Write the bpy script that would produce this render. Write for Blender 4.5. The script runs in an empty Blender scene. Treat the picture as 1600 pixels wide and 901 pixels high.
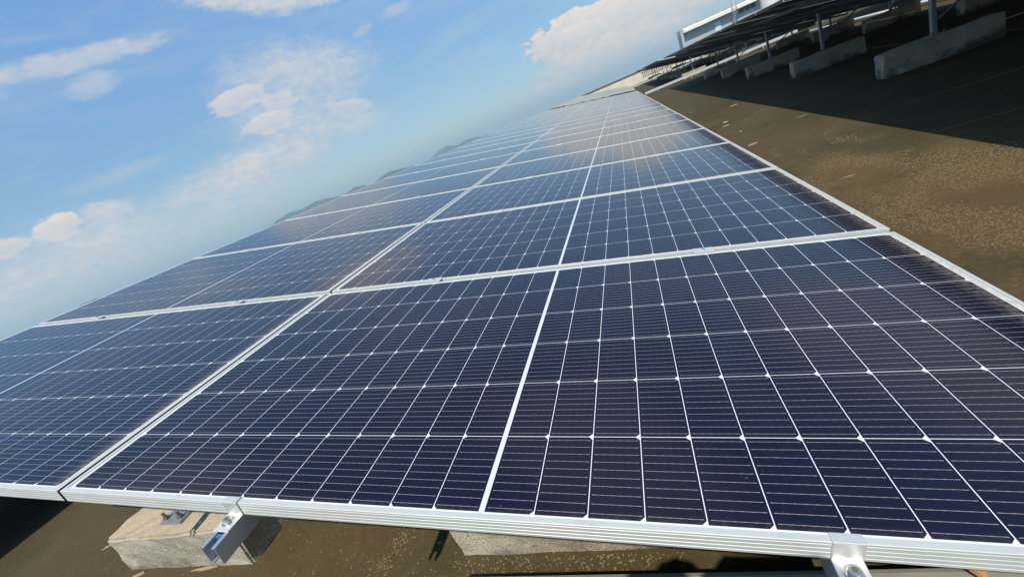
import bpy, bmesh, math, random
from mathutils import Vector, Matrix, noise as mnoise
R_ = math.radians
rng = random.Random(7)
scn = bpy.context.scene
COL = scn.collection

# ------------------------------------------------------------------ camera
CAM = Vector((1.5383, -0.4639, 0.3664))
cam = bpy.data.objects.new("camera", bpy.data.cameras.new("camera"))
COL.objects.link(cam)
rt, up, fw = Vector((0.90003, 0.21992, -0.37627)), Vector((0.25660, 0.43044, 0.86538)), Vector((-0.35227, 0.87542, -0.33098))
cam.matrix_world = Matrix(((rt.x, up.x, -fw.x, CAM.x), (rt.y, up.y, -fw.y, CAM.y), (rt.z, up.z, -fw.z, CAM.z), (0, 0, 0, 1)))
cam.data.sensor_width = 36.0
cam.data.lens = 660.1 / 1600 * 36
cam.data.clip_start = 0.02
cam.data.clip_end = 20000
scn.camera = cam

# ------------------------------------------------------------------ node helpers
class NT:
    """tiny wrapper to write shader maths"""
    def __init__(self, tree):
        self.t = tree
        tree.nodes.clear()
    def n(self, typ, ins=None, **kw):
        nd = self.t.nodes.new(typ)
        for k, v in kw.items():
            setattr(nd, k, v)
        for k, v in (ins or {}).items():
            self.set(nd.inputs[k], v)
        return nd
    def set(self, sock, v):
        if isinstance(v, bpy.types.NodeSocket):
            self.t.links.new(v, sock)
        else:
            sock.default_value = v
    def m(self, op, a, b=None, c=None, clamp=False):
        nd = self.t.nodes.new('ShaderNodeMath'); nd.operation = op; nd.use_clamp = clamp
        for i, v in enumerate((a, b, c)):
            if v is not None: self.set(nd.inputs[i], v)
        return nd.outputs[0]
    def mix(self, f, a, b):
        nd = self.t.nodes.new('ShaderNodeMix'); nd.data_type = 'RGBA'
        self.set(nd.inputs[0], f); self.set(nd.inputs[6], a); self.set(nd.inputs[7], b)
        return nd.outputs[2]
    def noise(self, vec, scale, detail=4, rough=0.55, dist=0.0):
        nd = self.n('ShaderNodeTexNoise', {'Vector': vec, 'Scale': scale, 'Detail': detail, 'Roughness': rough, 'Distortion': dist})
        return nd.outputs[0]
    def ss(self, x, lo, hi):
        nd = self.n('ShaderNodeMapRange', {'Value': x, 'From Min': lo, 'From Max': hi})
        nd.interpolation_type = 'SMOOTHSTEP'
        return nd.outputs[0]
    def scale(self, vec, s):
        return self.n('ShaderNodeMapping', {'Vector': vec, 'Scale': s}).outputs[0]

def c4(r, g, b): return (r, g, b, 1.0)

# ------------------------------------------------------------------ world
SUN_EL, SUN_AZ = 56.0, 180.0           # sun behind the photographer (world -Y)
w = bpy.data.worlds.new("World"); scn.world = w; w.use_nodes = True
W = NT(w.node_tree)
sky = W.n('ShaderNodeTexSky', sky_type='NISHITA', sun_disc=False, sun_elevation=R_(SUN_EL), sun_rotation=R_(SUN_AZ))
sky.air_density, sky.dust_density, sky.ozone_density, sky.altitude = 1.0, 0.35, 1.6, 100
d = W.n('ShaderNodeTexCoord').outputs['Generated']
sx = W.n('ShaderNodeSeparateXYZ', {0: d})
az = W.m('MULTIPLY', W.m('ARCTAN2', sx.outputs[0], sx.outputs[1]), 180 / math.pi)
el = W.m('MULTIPLY', W.m('ARCSINE', sx.outputs[2]), 180 / math.pi)
vec = W.n('ShaderNodeCombineXYZ', {0: az, 1: W.m('MULTIPLY', el, 2.1), 2: 0.0}).outputs[0]
warp = W.n('ShaderNodeTexNoise', {'Vector': vec, 'Scale': 0.16, 'Detail': 3.0})
vec2 = W.n('ShaderNodeMix', {0: 0.09, 4: vec, 5: warp.outputs['Color']}, data_type='VECTOR').outputs[1]
f1 = W.noise(vec, 0.28, 8, 0.6, 0.35)
f2 = W.noise(vec, 0.75, 6, 0.62)
f3 = W.noise(W.scale(vec, (0.05, 0.16, 1)), 1.0, 6, 0.6, 0.6)
# clouds: azimuth, elevation, half length, half height (deg), tilt (deg), weight, edge softness
CLOUDS = [
    (-34.3, 21.9, 8.4, 2.0, -14, 0.95, 0.40), (-52.4, 20.0, 8.4, 0.9, 2, 0.68, 0.50), (-52.5, 18.0, 2.6, 1.0, 9, 0.55, 0.6), (-62, 18.6, 4, 1.0, 0, 0.5, 0.7),
    (-34.5, 13.8, 9.0, 3.6, -8, 0.80, 0.70), (-37.0, 10.2, 8.6, 2.8, -12, 0.78, 0.75), (-43.0, 6.8, 13.0, 2.6, 5, 0.95, 0.7), (-35, 8.0, 9, 2.4, -8, .85, .8), (-47, 4.0, 14, 2.2, 2, .7, .9),
    (-41.5, 13.6, 3.2, 1.0, 8, 0.82, 0.26), (-40.0, 10.6, 3.0, 1.0, 0, 0.85, 0.26), (-37.8, 11.9, 2.0, 1.6, 0, .8, .35), (-31.5, 9.4, 3.2, 0.7, -14, 0.7, 0.35), (-35.5, 14.8, 4.4, .8, -6, .7, .4),
    (-61.3, 7.7, 1.5, 1.1, 3, 1.0, 0.2), (-57.6, 7.2, 2.2, 1.5, -7, 0.72, 0.45), (-65.4, 7.4, 1.8, 0.9, -4, 0.85, 0.35),
    (-62.0, 4.4, 13.0, 3.6, 1, 0.95, 0.8), (-52.2, 5.5, 1.8, 0.8, 0, 0.5, 0.6), (-26.0, 15.6, 1.8, 0.5, 11, 0.5, 0.6), (-21.3, 16.2, 2.2, 0.6, 2, 0.45, 0.6), (-55, 10.4, 5, .8, 2, .4, .8),
    (1.4, 5.4, 8.8, 2.5, -8, 1.0, 0.05), (1.0, 3.0, 9.6, 2.4, -5, 0.85, 0.45), (-6.0, 2.0, 6.8, 1.2, -5, 0.70, 0.6), (3.6, 7.6, 3.0, 1.7, -4, 1.0, 0.05), (-2.4, 5.9, 2.6, 1.3, -6, 1.0, .05), (7.5, 5.5, 4.5, 1.4, -14, .8, .3),
    (-70, 40, 16, 6, 10, 0.8, 0.4), (40, 24, 20, 6, -6, 0.8, 0.4), (70, 10, 22, 4, 0, 0.9, 0.4), (-110, 14, 25, 5, 0, 0.9, 0.4), (150, 30, 30, 9, 0, 0.7, 0.4), (5, 48, 22, 8, 12, 0.7, 0.4),
]
dens = None; lit = None
for (a0, e0, hl, hh, tl, wt, sf) in CLOUDS:
    ct_, st_ = math.cos(R_(tl)), math.sin(R_(tl))
    du = W.m('SUBTRACT', az, a0); dv = W.m('SUBTRACT', el, e0)
    u = W.m('ADD', W.m('MULTIPLY', du, ct_ / hl), W.m('MULTIPLY', dv, st_ / hl))
    v = W.m('ADD', W.m('MULTIPLY', du, -st_ / hh), W.m('MULTIPLY', dv, ct_ / hh))
    r2 = W.m('ADD', W.m('MULTIPLY', u, u), W.m('MULTIPLY', v, v))
    g = W.m('SUBTRACT', 1.0, W.m('MULTIPLY', r2, 0.8))                       # 1 in the heart, < 0 outside
    k = W.m('ADD', g, W.m('MULTIPLY', W.m('SUBTRACT', W.m('ADD', W.m('MULTIPLY', f1, 0.62), W.m('MULTIPLY', f2, 0.38)), 0.5), 3.9 / (0.85 + sf))); k = W.m('ADD', k, 0.38)
    mk = W.m('MULTIPLY', W.ss(k, 0.0, 0.25 + sf * 2.2), wt)
    lv = W.m('MULTIPLY', mk, W.m('ADD', 0.5, W.m('MULTIPLY', v, 0.5), clamp=True))
    dens = mk if dens is None else W.m('MAXIMUM', dens, mk)
    lit = lv if lit is None else W.m('MAXIMUM', lit, lv)
cirrus = W.m('MULTIPLY', W.ss(f3, 0.42, 0.80), 0.38)
dens = W.m('MAXIMUM', dens, W.m('MULTIPLY', cirrus, W.ss(el, 0.0, 6.0)))
tex = W.m('MULTIPLY', W.ss(f2, 0.3, 0.75), 0.6)
ccol = W.mix(W.m('ADD', W.m('MULTIPLY', lit, 0.75), W.m('MULTIPLY', tex, 0.5), clamp=True), c4(3.45, 3.9, 4.5), c4(6.3, 5.5, 4.8))
hz = W.m('POWER', 2.718, W.m('MULTIPLY', W.m('MAXIMUM', el, 0.0), -1 / 6.5))
tint = W.mix(W.ss(el, 6.0, 28.0), c4(0.42, 0.68, 0.80), c4(0.92, 1.22, 1.34))
base = W.mix(W.m('MULTIPLY', hz, 0.90), W.n('ShaderNodeVectorMath', {0: sky.outputs[0], 1: tint}, operation='MULTIPLY').outputs[0], c4(3.80, 4.00, 4.22))
col = W.mix(W.m('MULTIPLY', dens, 0.94), base, ccol)
bg = W.n('ShaderNodeBackground', {'Color': col, 'Strength': 0.15})
W.n('ShaderNodeOutputWorld', {'Surface': bg.outputs[0]})

# ------------------------------------------------------------------ sun
sl = bpy.data.lights.new("sun", 'SUN'); sl.energy = 4.8; sl.angle = R_(0.5); sl.color = (1.0, 0.93, 0.82)
so = bpy.data.objects.new("sun", sl); COL.objects.link(so)
ldir = Vector((-0.02, 0.668, -1.0)).normalized()
so.rotation_euler = ldir.to_track_quat('-Z', 'Y').to_euler()
so.location = (0, -20, 30)
scn.view_settings.view_transform = 'Standard'; scn.view_settings.look = 'None'
scn.view_settings.exposure = 0.0; scn.view_settings.gamma = 1.0
scn.cycles.max_bounces = 8; scn.cycles.volume_bounces = 0; scn.cycles.use_denoising = True

# ------------------------------------------------------------------ object helpers
def tag(o, label=None, cat=None, group=None, kind=None):
    for k, v in (('label', label), ('category', cat), ('group', group), ('kind', kind)):
        if v: o[k] = v
    return o
def empty(name, loc=(0, 0, 0), rot=(0, 0, 0)):
    o = bpy.data.objects.new(name, None); COL.objects.link(o)
    o.location = loc; o.rotation_euler = rot; o.empty_display_size = 0.1
    return o
class MB:
    def __init__(self): self.v = []; self.f = []; self.mi = []
    def add(self, vs, fs, mi=0):
        b = len(self.v); self.v += [tuple(x) for x in vs]
        self.f += [tuple(b + i for i in q) for q in fs]; self.mi += [mi] * len(fs)
    def box(self, lo, hi, T=None, mi=0):
        vs = [Vector((x, y, z)) for z in (lo[2], hi[2]) for y in (lo[1], hi[1]) for x in (lo[0], hi[0])]
        if T: vs = [T(v) for v in vs]
        self.add(vs, [(0, 2, 3, 1), (4, 5, 7, 6), (0, 1, 5, 4), (1, 3, 7, 5), (3, 2, 6, 7), (2, 0, 4, 6)], mi)
    def prism(self, poly, a, b, place, mi=0, caps=True):
        """extrude a 2-D polygon (list of (p, q)) from a to b; place(p, q, t) -> xyz"""
        n = len(poly)
        vs = [place(p, q, a) for p, q in poly] + [place(p, q, b) for p, q in poly]
        fs = [(i, (i + 1) % n, n + (i + 1) % n, n + i) for i in range(n)]
        if caps: fs += [tuple(range(n - 1, -1, -1)), tuple(range(n, 2 * n))]
        self.add(vs, fs, mi)
    def tube(self, pts, r, n=8, mi=0):
        pts = [Vector(p) for p in pts]; rings = []
        for i, p in enumerate(pts):
            t = (pts[min(i + 1, len(pts) - 1)] - pts[max(i - 1, 0)]).normalized()
            s = t.cross(Vector((0, 0, 1)) if abs(t.z) < .9 else Vector((1, 0, 0))).normalized(); q = t.cross(s)
            rr = r[i] if isinstance(r, (list, tuple)) else r
            rings.append([p + rr * (math.cos(2 * math.pi * k / n) * s + math.sin(2 * math.pi * k / n) * q) for k in range(n)])
        vs = [v for g in rings for v in g]
        fs = [(i * n + k, i * n + (k + 1) % n, (i + 1) * n + (k + 1) % n, (i + 1) * n + k) for i in range(len(pts) - 1) for k in range(n)]
        fs += [tuple(range(n - 1, -1, -1)), tuple((len(pts) - 1) * n + k for k in range(n))]
        self.add(vs, fs, mi)
    def mesh(self, name, mats):
        me = bpy.data.meshes.new(name); me.from_pydata(self.v, [], self.f)
        for m in (mats if isinstance(mats, (list, tuple)) else [mats]): me.materials.append(m)
        me.polygons.foreach_set('material_index', self.mi)
        bm = bmesh.new(); bm.from_mesh(me); bmesh.ops.recalc_face_normals(bm, faces=bm.faces); bm.to_mesh(me); bm.free()
        me.update(); return me
    def build(self, name, mats, parent=None, bevel=0, seg=2):
        o = bpy.data.objects.new(name, self.mesh(name, mats)); COL.objects.link(o)
        if parent: o.parent = parent
        if bevel:
            b = o.modifiers.new("bevel", 'BEVEL'); b.width = bevel; b.segments = seg; b.limit_method = 'ANGLE'; b.angle_limit = R_(40)
            b.harden_normals = False
        return o
def link_copy(me, name, parent=None, src=None):
    o = src.copy() if src else bpy.data.objects.new(name, me)
    COL.objects.link(o); o.parent = parent
    return o

# ------------------------------------------------------------------ materials
def mat(name):
    m = bpy.data.materials.new(name); m.use_nodes = True
    return m, NT(m.node_tree)
def finish(N, bsdf):
    N.n('ShaderNodeOutputMaterial', {'Surface': bsdf.outputs[0]})
def bump(N, h, strength, dist=0.01):
    return N.n('ShaderNodeBump', {'Height': h, 'Strength': strength, 'Distance': dist}).outputs[0]

L, S = 2.278, 1.134                      # module size
CELLX, PX, CELLY, PY, BUS = 0.091, 0.0925, 0.1825, 0.1840, 0.011
Y0 = (S - 6 * CELLY - 5 * 0.0015) / 2
GAPX, PITCH = 0.0115, 1.160
TH = R_(10.5)

def m_cells():
    m, N = mat("solar_cells")
    tc = N.n('ShaderNodeTexCoord').outputs['Object']
    s = N.n('ShaderNodeSeparateXYZ', {0: tc}); x, y = s.outputs[0], s.outputs[1]
    dx = N.m('SUBTRACT', x, L / 2)
    xm = N.m('SUBTRACT', N.m('ABSOLUTE', dx), BUS / 2)
    kx = N.m('DIVIDE', xm, PX); fx = N.m('MULTIPLY', N.m('FRACT', kx), PX)
    yy = N.m('SUBTRACT', y, Y0); ky = N.m('DIVIDE', yy, PY); fy = N.m('MULTIPLY', N.m('FRACT', ky), PY)
    def both(*a):
        r = a[0]
        for q in a[1:]: r = N.m('MULTIPLY', r, q)
        return r
    inx = both(N.m('LESS_THAN', fx, CELLX), N.m('GREATER_THAN', xm, 0.0), N.m('LESS_THAN', kx, 12.0))
    iny = both(N.m('LESS_THAN', fy, CELLY), N.m('GREATER_THAN', yy, 0.0), N.m('LESS_THAN', ky, 6.0))
    cx = N.m('SUBTRACT', CELLX, fx); cy = N.m('MINIMUM', fy, N.m('SUBTRACT', CELLY, fy))
    cham = N.m('GREATER_THAN', N.m('ADD', cx, cy), 0.0074)
    cell = both(inx, iny, cham)
    # bus wires: ten per cell, with solder pads along each
    by = N.m('MULTIPLY', N.m('SUBTRACT', N.m('FRACT', N.m('DIVIDE', fy, CELLY / 10)), 0.5), CELLY / 10)
    pad = N.m('LESS_THAN', N.m('ABSOLUTE', N.m('SUBTRACT', N.m('FRACT', N.m('DIVIDE', fx, CELLX / 6)), 0.5)), 0.12)
    endpad = N.m('GREATER_THAN', N.m('ABSOLUTE', N.m('SUBTRACT', fx, CELLX / 2)), CELLX / 2 - 0.008)
    hw = N.m('ADD', 0.00031, N.m('MULTIPLY', N.m('MAXIMUM', pad, endpad), 0.00014))
    wire = both(N.m('LESS_THAN', N.m('ABSOLUTE', by), hw), N.m('LESS_THAN', N.m('ABSOLUTE', N.m('SUBTRACT', fx, CELLX / 2)), CELLX / 2 - 0.004))
    # finger lines, far thinner than a pixel: a faint lightening
    oi = N.n('ShaderNodeObjectInfo').outputs['Random']
    idv = N.n('ShaderNodeCombineXYZ', {0: N.m('ADD', N.m('FLOOR', kx), N.m('MULTIPLY', N.m('SIGN', dx), 20.0)), 1: N.m('FLOOR', ky), 2: N.m('MULTIPLY', oi, 50.0)}).outputs[0]
    wn = N.n('ShaderNodeTexWhiteNoise', {'Vector': idv}).outputs[0]
    ccol = N.mix(wn, c4(0.0046, 0.0054, 0.0160), c4(0.0068, 0.0078, 0.0235))
    ccol = N.mix(N.m('MULTIPLY', oi, 0.5), ccol, c4(0.0080, 0.0066, 0.0190))
    ccol = N.mix(wire, ccol, c4(0.36, 0.33, 0.33))
    edge = N.m('GREATER_THAN', xm, 12 * PX)
    back = N.mix(edge, c4(0.74, 0.76, 0.77), c4(0.62, 0.61, 0.57))
    busm = N.m('LESS_THAN', xm, 0.0)
    back = N.mix(busm, back, c4(0.62, 0.64, 0.66))
    colr = N.mix(cell, back, ccol)
    # dust film: patchy, thicker along the low (x = L) edge and by the front frame
    p3 = N.n('ShaderNodeVectorMath', {0: tc, 1: N.n('ShaderNodeCombineXYZ', {0: N.m('MULTIPLY', oi, 37.0), 1: N.m('MULTIPLY', oi, 91.0), 2: 0.0}).outputs[0]}, operation='ADD').outputs[0]
    dn = N.noise(p3, 2.2, 5, 0.6); dn2 = N.noise(p3, 60.0, 3, 0.6)
    low = N.ss(x, L - 0.075, L - 0.008); lo2 = N.ss(y, 0.035, 0.008); lo3 = N.ss(x, 0.03, 0.008)
    edust = N.m('MULTIPLY', N.m('MAXIMUM', N.m('MULTIPLY', low, 0.55), N.m('MAXIMUM', N.m('MULTIPLY', lo2, 0.10), N.m('MULTIPLY', lo3, 0.10))), N.ss(dn2, 0.25, 0.75))
    wm = N.m('MULTIPLY', N.ss(N.noise(N.scale(p3, (1.3, 16.0, 1.0)), 1.0, 4, 0.6), 0.52, 0.78), 0.010)
    spot = N.m('MULTIPLY', N.ss(N.noise(p3, 130.0, 2, 0.5), 0.72, 0.80), 0.22)
    dust = N.m('ADD', N.m('ADD', 0.002, N.m('MULTIPLY', N.ss(dn, 0.35, 0.8), 0.011)), N.m('ADD', N.m('ADD', edust, wm), spot), clamp=True)
    colr = N.mix(dust, colr, c4(0.34, 0.29, 0.21))
    rough = N.m('ADD', 0.07, N.m('MULTIPLY', dn, 0.08))
    bs = N.n('ShaderNodeBsdfPrincipled', {'Base Color': colr, 'Roughness': rough, 'IOR': 1.42, 'Specular IOR Level': 0.5, 'Specular Tint': c4(0.84, 0.93, 1.0),
                                          'Sheen Weight': 0.02, 'Sheen Roughness': 0.35, 'Sheen Tint': c4(0.9, 0.88, 0.85)})
    finish(N, bs); return m

def m_metal(name, colr, metallic, rough, streak=0.08, dirt=0.0):
    m, N = mat(name)
    tc = N.n('ShaderNodeTexCoord').outputs['Object']
    n1 = N.noise(tc, 9.0, 4, 0.6); n2 = N.noise(N.scale(tc, (3, 3, 160)), 1.0, 2, 0.5)
    k = N.m('ADD', N.m('MULTIPLY', N.m('SUBTRACT', n1, 0.5), streak * 2), N.m('MULTIPLY', N.m('SUBTRACT', n2, 0.5), streak))
    cc = N.mix(N.m('ADD', 0.5, k, clamp=True), tuple(c * 0.80 for c in colr[:3]) + (1,), tuple(min(c * 1.16, 1) for c in colr[:3]) + (1,))
    if dirt:
        cc = N.mix(N.m('MULTIPLY', N.ss(N.noise(tc, 14.0, 6, 0.65), 0.48, 0.78), dirt), cc, c4(0.30, 0.24, 0.15))
    r = N.m('ADD', rough - 0.06, N.m('MULTIPLY', n1, 0.12))
    bs = N.n('ShaderNodeBsdfPrincipled', {'Base Color': cc, 'Metallic': metallic, 'Roughness': r})
    finish(N, bs); return m

def m_plain(name, colr, rough=0.6, var=0.2, scale=6.0, metallic=0.0, bmp=0.0):
    m, N = mat(name)
    tc = N.n('ShaderNodeTexCoord').outputs['Object']
    n1 = N.noise(tc, scale, 5, 0.6)
    cc = N.mix(n1, tuple(c * (1 - var) for c in colr[:3]) + (1,), tuple(min(1, c * (1 + var)) for c in colr[:3]) + (1,))
    ins = {'Base Color': cc, 'Roughness': rough, 'Metallic': metallic}
    if bmp: ins['Normal'] = bump(N, N.noise(tc, scale * 8, 4, 0.6), bmp, 0.004)
    finish(N, N.n('ShaderNodeBsdfPrincipled', ins)); return m

def m_concrete():
    m, N = mat("cast_concrete")
    tc = N.n('ShaderNodeTexCoord').outputs['Object']
    geo = N.n('ShaderNodeNewGeometry'); pos = geo.outputs['Position']
    a = N.noise(pos, 3.2, 7, 0.62); b = N.noise(pos, 22.0, 5, 0.65); c = N.noise(pos, 130.0, 3, 0.6)
    base = N.mix(N.ss(a, 0.3, 0.7), c4(0.34, 0.305, 0.235), c4(0.52, 0.47, 0.37))
    base = N.mix(N.m('MULTIPLY', N.ss(b, 0.5, 0.72), 0.55), base, c4(0.58, 0.52, 0.41))
    base = N.mix(N.m('MULTIPLY', N.ss(c, 0.54, 0.68), 0.75), base, c4(0.12, 0.105, 0.075))
    z = N.n('ShaderNodeSeparateXYZ', {0: pos}).outputs[2]
    up_ = N.ss(N.n('ShaderNodeSeparateXYZ', {0: geo.outputs['Normal']}).outputs[2], 0.5, 0.9)
    base = N.mix(N.m('MULTIPLY', up_, 0.65), base, N.mix(N.ss(b, 0.35, 0.65), c4(0.52, 0.40, 0.25), c4(0.47, 0.42, 0.33)))
    # damp algae stain with its own ragged outline, climbing from the roof
    st = N.m('SUBTRACT', N.m('ADD', N.n('ShaderNodeMapRange', {'Value': N.n('ShaderNodeSeparateXYZ', {0: pos}).outputs[0], 'From Min': 2.5, 'From Max': 4.0, 'To Min': 0.02, 'To Max': 0.19}).outputs[0], N.m('MULTIPLY', N.m('SUBTRACT', N.noise(pos, 4.5, 6, 0.65), 0.5), 0.95)), N.m('MULTIPLY', N.m('SUBTRACT', z, ZG), 1.55))
    base = N.mix(N.m('MULTIPLY', N.ss(st, 0.02, 0.22), 0.80), base, c4(0.060, 0.055, 0.040))
    h = N.m('ADD', N.m('MULTIPLY', b, 0.5), N.m('MULTIPLY', c, 0.5))
    finish(N, N.n('ShaderNodeBsdfPrincipled', {'Base Color': base, 'Roughness': 0.92, 'Specular IOR Level': 0.2, 'Normal': bump(N, h, 0.9, 0.010)}))
    return m

ZG = -0.8336                             # roof surface
def m_roof():
    m, N = mat("weathered_roof")
    pos = N.n('ShaderNodeNewGeometry').outputs['Position']
    s = N.n('ShaderNodeSeparateXYZ', {0: pos}); x, y = s.outputs[0], s.outputs[1]
    a = N.noise(pos, 0.55, 6, 0.62, 0.3); b = N.noise(pos, 3.0, 6, 0.65); c = N.noise(pos, 45.0, 4, 0.65); dd = N.noise(pos, 160.0, 3, 0.6)
    stv = N.scale(pos, (0.28, 2.6, 1.0)); st = N.noise(stv, 1.0, 6, 0.62, 0.25)
    base = N.mix(N.ss(a, 0.3, 0.72), c4(0.047, 0.0370, 0.0160), c4(0.080, 0.0620, 0.0265))
    base = N.mix(N.m('MULTIPLY', N.ss(st, 0.50, 0.70), 0.55), base, c4(0.045, 0.037, 0.021))
    base = N.mix(N.m('MULTIPLY', N.ss(b, 0.52, 0.74), 0.45), base, c4(0.115, 0.085, 0.042))
    base = N.mix(N.m('MULTIPLY', N.ss(c, 0.50, 0.68), 0.40), base, c4(0.125, 0.096, 0.042))
    base = N.mix(N.m('MULTIPLY', N.ss(dd, 0.54, 0.70), 0.50), base, c4(0.038, 0.031, 0.018))
    # crusty tan lichen patch in the aisle
    ex = N.m('DIVIDE', N.m('SUBTRACT', x, 3.05), 0.75); ey = N.m('DIVIDE', N.m('SUBTRACT', y, 2.35), 1.55)
    r2 = N.m('ADD', N.m('MULTIPLY', ex, ex), N.m('MULTIPLY', ey, ey))
    lm = N.ss(N.m('ADD', N.m('SUBTRACT', 1.0, r2), N.m('MULTIPLY', N.m('SUBTRACT', N.noise(pos, 2.3, 5, 0.6), 0.5), 3.4)), 0.1, 0.9)
    crust = N.noise(N.scale(pos, (95.0, 70.0, 80.0)), 1.0, 3, 0.65)
    lich = N.m('MULTIPLY', lm, N.ss(crust, 0.46, 0.62))
    base = N.mix(N.m('MULTIPLY', lm, 0.70), base, c4(0.108, 0.076, 0.031))
    base = N.mix(N.m('MULTIPLY', lich, 0.40), base, c4(0.22, 0.145, 0.062))
    base = N.mix(N.m('MULTIPLY', N.ss(N.noise(N.scale(pos, (0.5, 1.3, 1.0)), 1.0, 5, 0.6, 0.4), 0.50, 0.70), 0.55), base, c4(0.088, 0.054, 0.026))
    # peeled pale flakes, stretched along the trowel marks
    fl = N.m('MULTIPLY', N.ss(N.noise(N.scale(pos, (1.6, 7.0, 1.0)), 1.0, 3, 0.55), 0.71, 0.74), N.ss(b, 0.35, 0.5))
    base = N.mix(N.m('MULTIPLY', fl, 0.75), base, c4(0.40, 0.33, 0.20))
    # faint moss
    ms = N.m('MULTIPLY', N.ss(N.noise(pos, 1.1, 6, 0.7), 0.60, 0.72), 0.5)
    base = N.mix(ms, base, c4(0.050, 0.050, 0.022))
    h = N.m('ADD', N.m('ADD', N.m('MULTIPLY', c, 0.5), N.m('MULTIPLY', dd, 0.3)), N.m('MULTIPLY', lich, 0.6))
    rough = N.m('ADD', 0.78, N.m('MULTIPLY', b, 0.15))
    finish(N, N.n('ShaderNodeBsdfPrincipled', {'Base Color': base, 'Roughness': rough, 'Specular IOR Level': 0.25, 'Normal': bump(N, h, 0.6, 0.010)}))
    return m

M_CELL = m_cells()
M_FRAME = m_metal("anodised_frame", (0.60, 0.62, 0.58, 1), 0.30, 0.52, 0.06, 0.20)
M_SEAM_SHADE = m_plain("seam_shade_frame_side", (0.085, 0.070, 0.048, 1), 0.9, 0.3, 12)  # dark brown paints the shade of the column seam onto the side walls
M_BACK = m_plain("module_back", (0.040, 0.043, 0.052, 1), 0.85, 0.15)
M_GALV = m_metal("galvanised_steel", (0.50, 0.53, 0.57, 1), 0.75, 0.45, 0.10, 0.12)
M_GALVD = m_metal("dull_galvanised_steel", (0.36, 0.40, 0.45, 1), 0.60, 0.50, 0.10, 0.2)
M_GALV_SHADE = m_metal("shade_toned_galvanised", (0.17, 0.19, 0.22, 1), 0.3, 0.65, 0.10, 0.2)  # galvanised steel darkened in colour to paint the shade under the other arrays
M_CLAMP = m_metal("mill_aluminium", (0.80, 0.78, 0.73, 1), 0.55, 0.38, 0.05, 0.12)
M_BOLT = m_metal("stainless_bolt", (0.62, 0.60, 0.57, 1), 0.9, 0.28, 0.05, 0.1)
M_RUST = m_metal("rusty_bolt", (0.25, 0.20, 0.16, 1), 0.6, 0.5, 0.1, 0.5)
M_BLUE = m_plain("blue_plastic", (0.035, 0.13, 0.25, 1), 0.6, 0.15)
M_CONC = m_concrete()
M_ROOF = m_roof()
M_CREAM = m_plain("cream_render", (0.66, 0.60, 0.46, 1), 0.85, 0.22, 1.3)
M_COPE = m_plain("dark_coping", (0.10, 0.10, 0.09, 1), 0.8, 0.2, 2.0)
M_TRAY = m_metal("zinc_tray", (0.66, 0.70, 0.72, 1), 0.4, 0.5, 0.05, 0.05)
M_PVC = m_plain("white_pvc", (0.72, 0.70, 0.64, 1), 0.5, 0.1)

# ------------------------------------------------------------------ the setting
roof = MB(); roof.box((-30, -12, -10.0), (60, 56.4, ZG)); o = roof.build("rooftop", M_ROOF); tag(o, kind='structure')

def m_land():
    m, N = mat("low_land")
    pos = N.n('ShaderNodeNewGeometry').outputs['Position']
    a = N.noise(pos, 0.006, 6, 0.65); b = N.noise(pos, 0.05, 5, 0.65)
    c = N.mix(N.ss(a, 0.35, 0.65), c4(0.05, 0.075, 0.03), c4(0.14, 0.13, 0.09))
    c = N.mix(N.m('MULTIPLY', N.ss(b, 0.5, 0.7), 0.5), c, c4(0.03, 0.05, 0.02))
    finish(N, N.n('ShaderNodeBsdfPrincipled', {'Base Color': c, 'Roughness': 1.0, 'Specular IOR Level': 0.0})); return m
M_LAND = m_land()
g = MB(); GZ = -10.0; RG = 5200
g.add([(-RG, -RG, GZ - .01), (RG, -RG, GZ - .01), (RG, RG, GZ - .01), (-RG, RG, GZ - .01)], [(0, 1, 2, 3)])
tag(g.build("ground", M_LAND), kind='structure')

def m_hill():
    m, N = mat("wooded_hill")
    pos = N.n('ShaderNodeNewGeometry').outputs['Position']
    a = N.noise(pos, 0.02, 6, 0.7)
    c = N.mix(N.ss(a, 0.3, 0.7), c4(0.028, 0.050, 0.022), c4(0.065, 0.095, 0.04))
    finish(N, N.n('ShaderNodeBsdfPrincipled', {'Base Color': c, 'Roughness': 1.0, 'Specular IOR Level': 0.0})); return m
M_HILL = m_hill()
RIDGES = [
    (1500, [(-66.0, 0.2), (-64.6, .55), (-64.1, .75), (-63.4, .90), (-62.9, .86), (-62.2, .80), (-61, .4), (-60, .1)]),
    (2900, [(-48, 0.1), (-46.5, .35), (-45.37, .66), (-44.45, .93), (-42.76, 1.22), (-41.8, 1.02), (-41.2, 1.0), (-40.0, 1.14), (-38.9, 1.04), (-37.5, .74), (-36.5, .45), (-35, .2)]),
    (2500, [(-37.2, .2), (-36.2, .58), (-34.9, .81), (-34.1, .68), (-33.2, .4), (-32.4, .2)]),
    (2700, [(-33.6, .2), (-32.4, .52), (-31.0, .80), (-30.1, .90), (-28.9, .73), (-27.6, .5), (-26, .2)]),
    (3800, [(-26.6, .15), (-24.9, .45), (-23.07, .95), (-22.3, .98), (-21.0, .66), (-20.0, .79), (-18.9, .66), (-17.6, .35), (-15, .15)]),
    (4200, [(-95, .1), (-85, .5), (-78, .3), (-72, .6), (-67, .2)]),
]
def lerp(prof, a):
    for (a0, e0), (a1, e1) in zip(prof, prof[1:]):
        if a0 <= a <= a1:
            t = (a - a0) / (a1 - a0); t = t * t * (3 - 2 * t)
            return e0 + (e1 - e0) * t
    return 0
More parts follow.
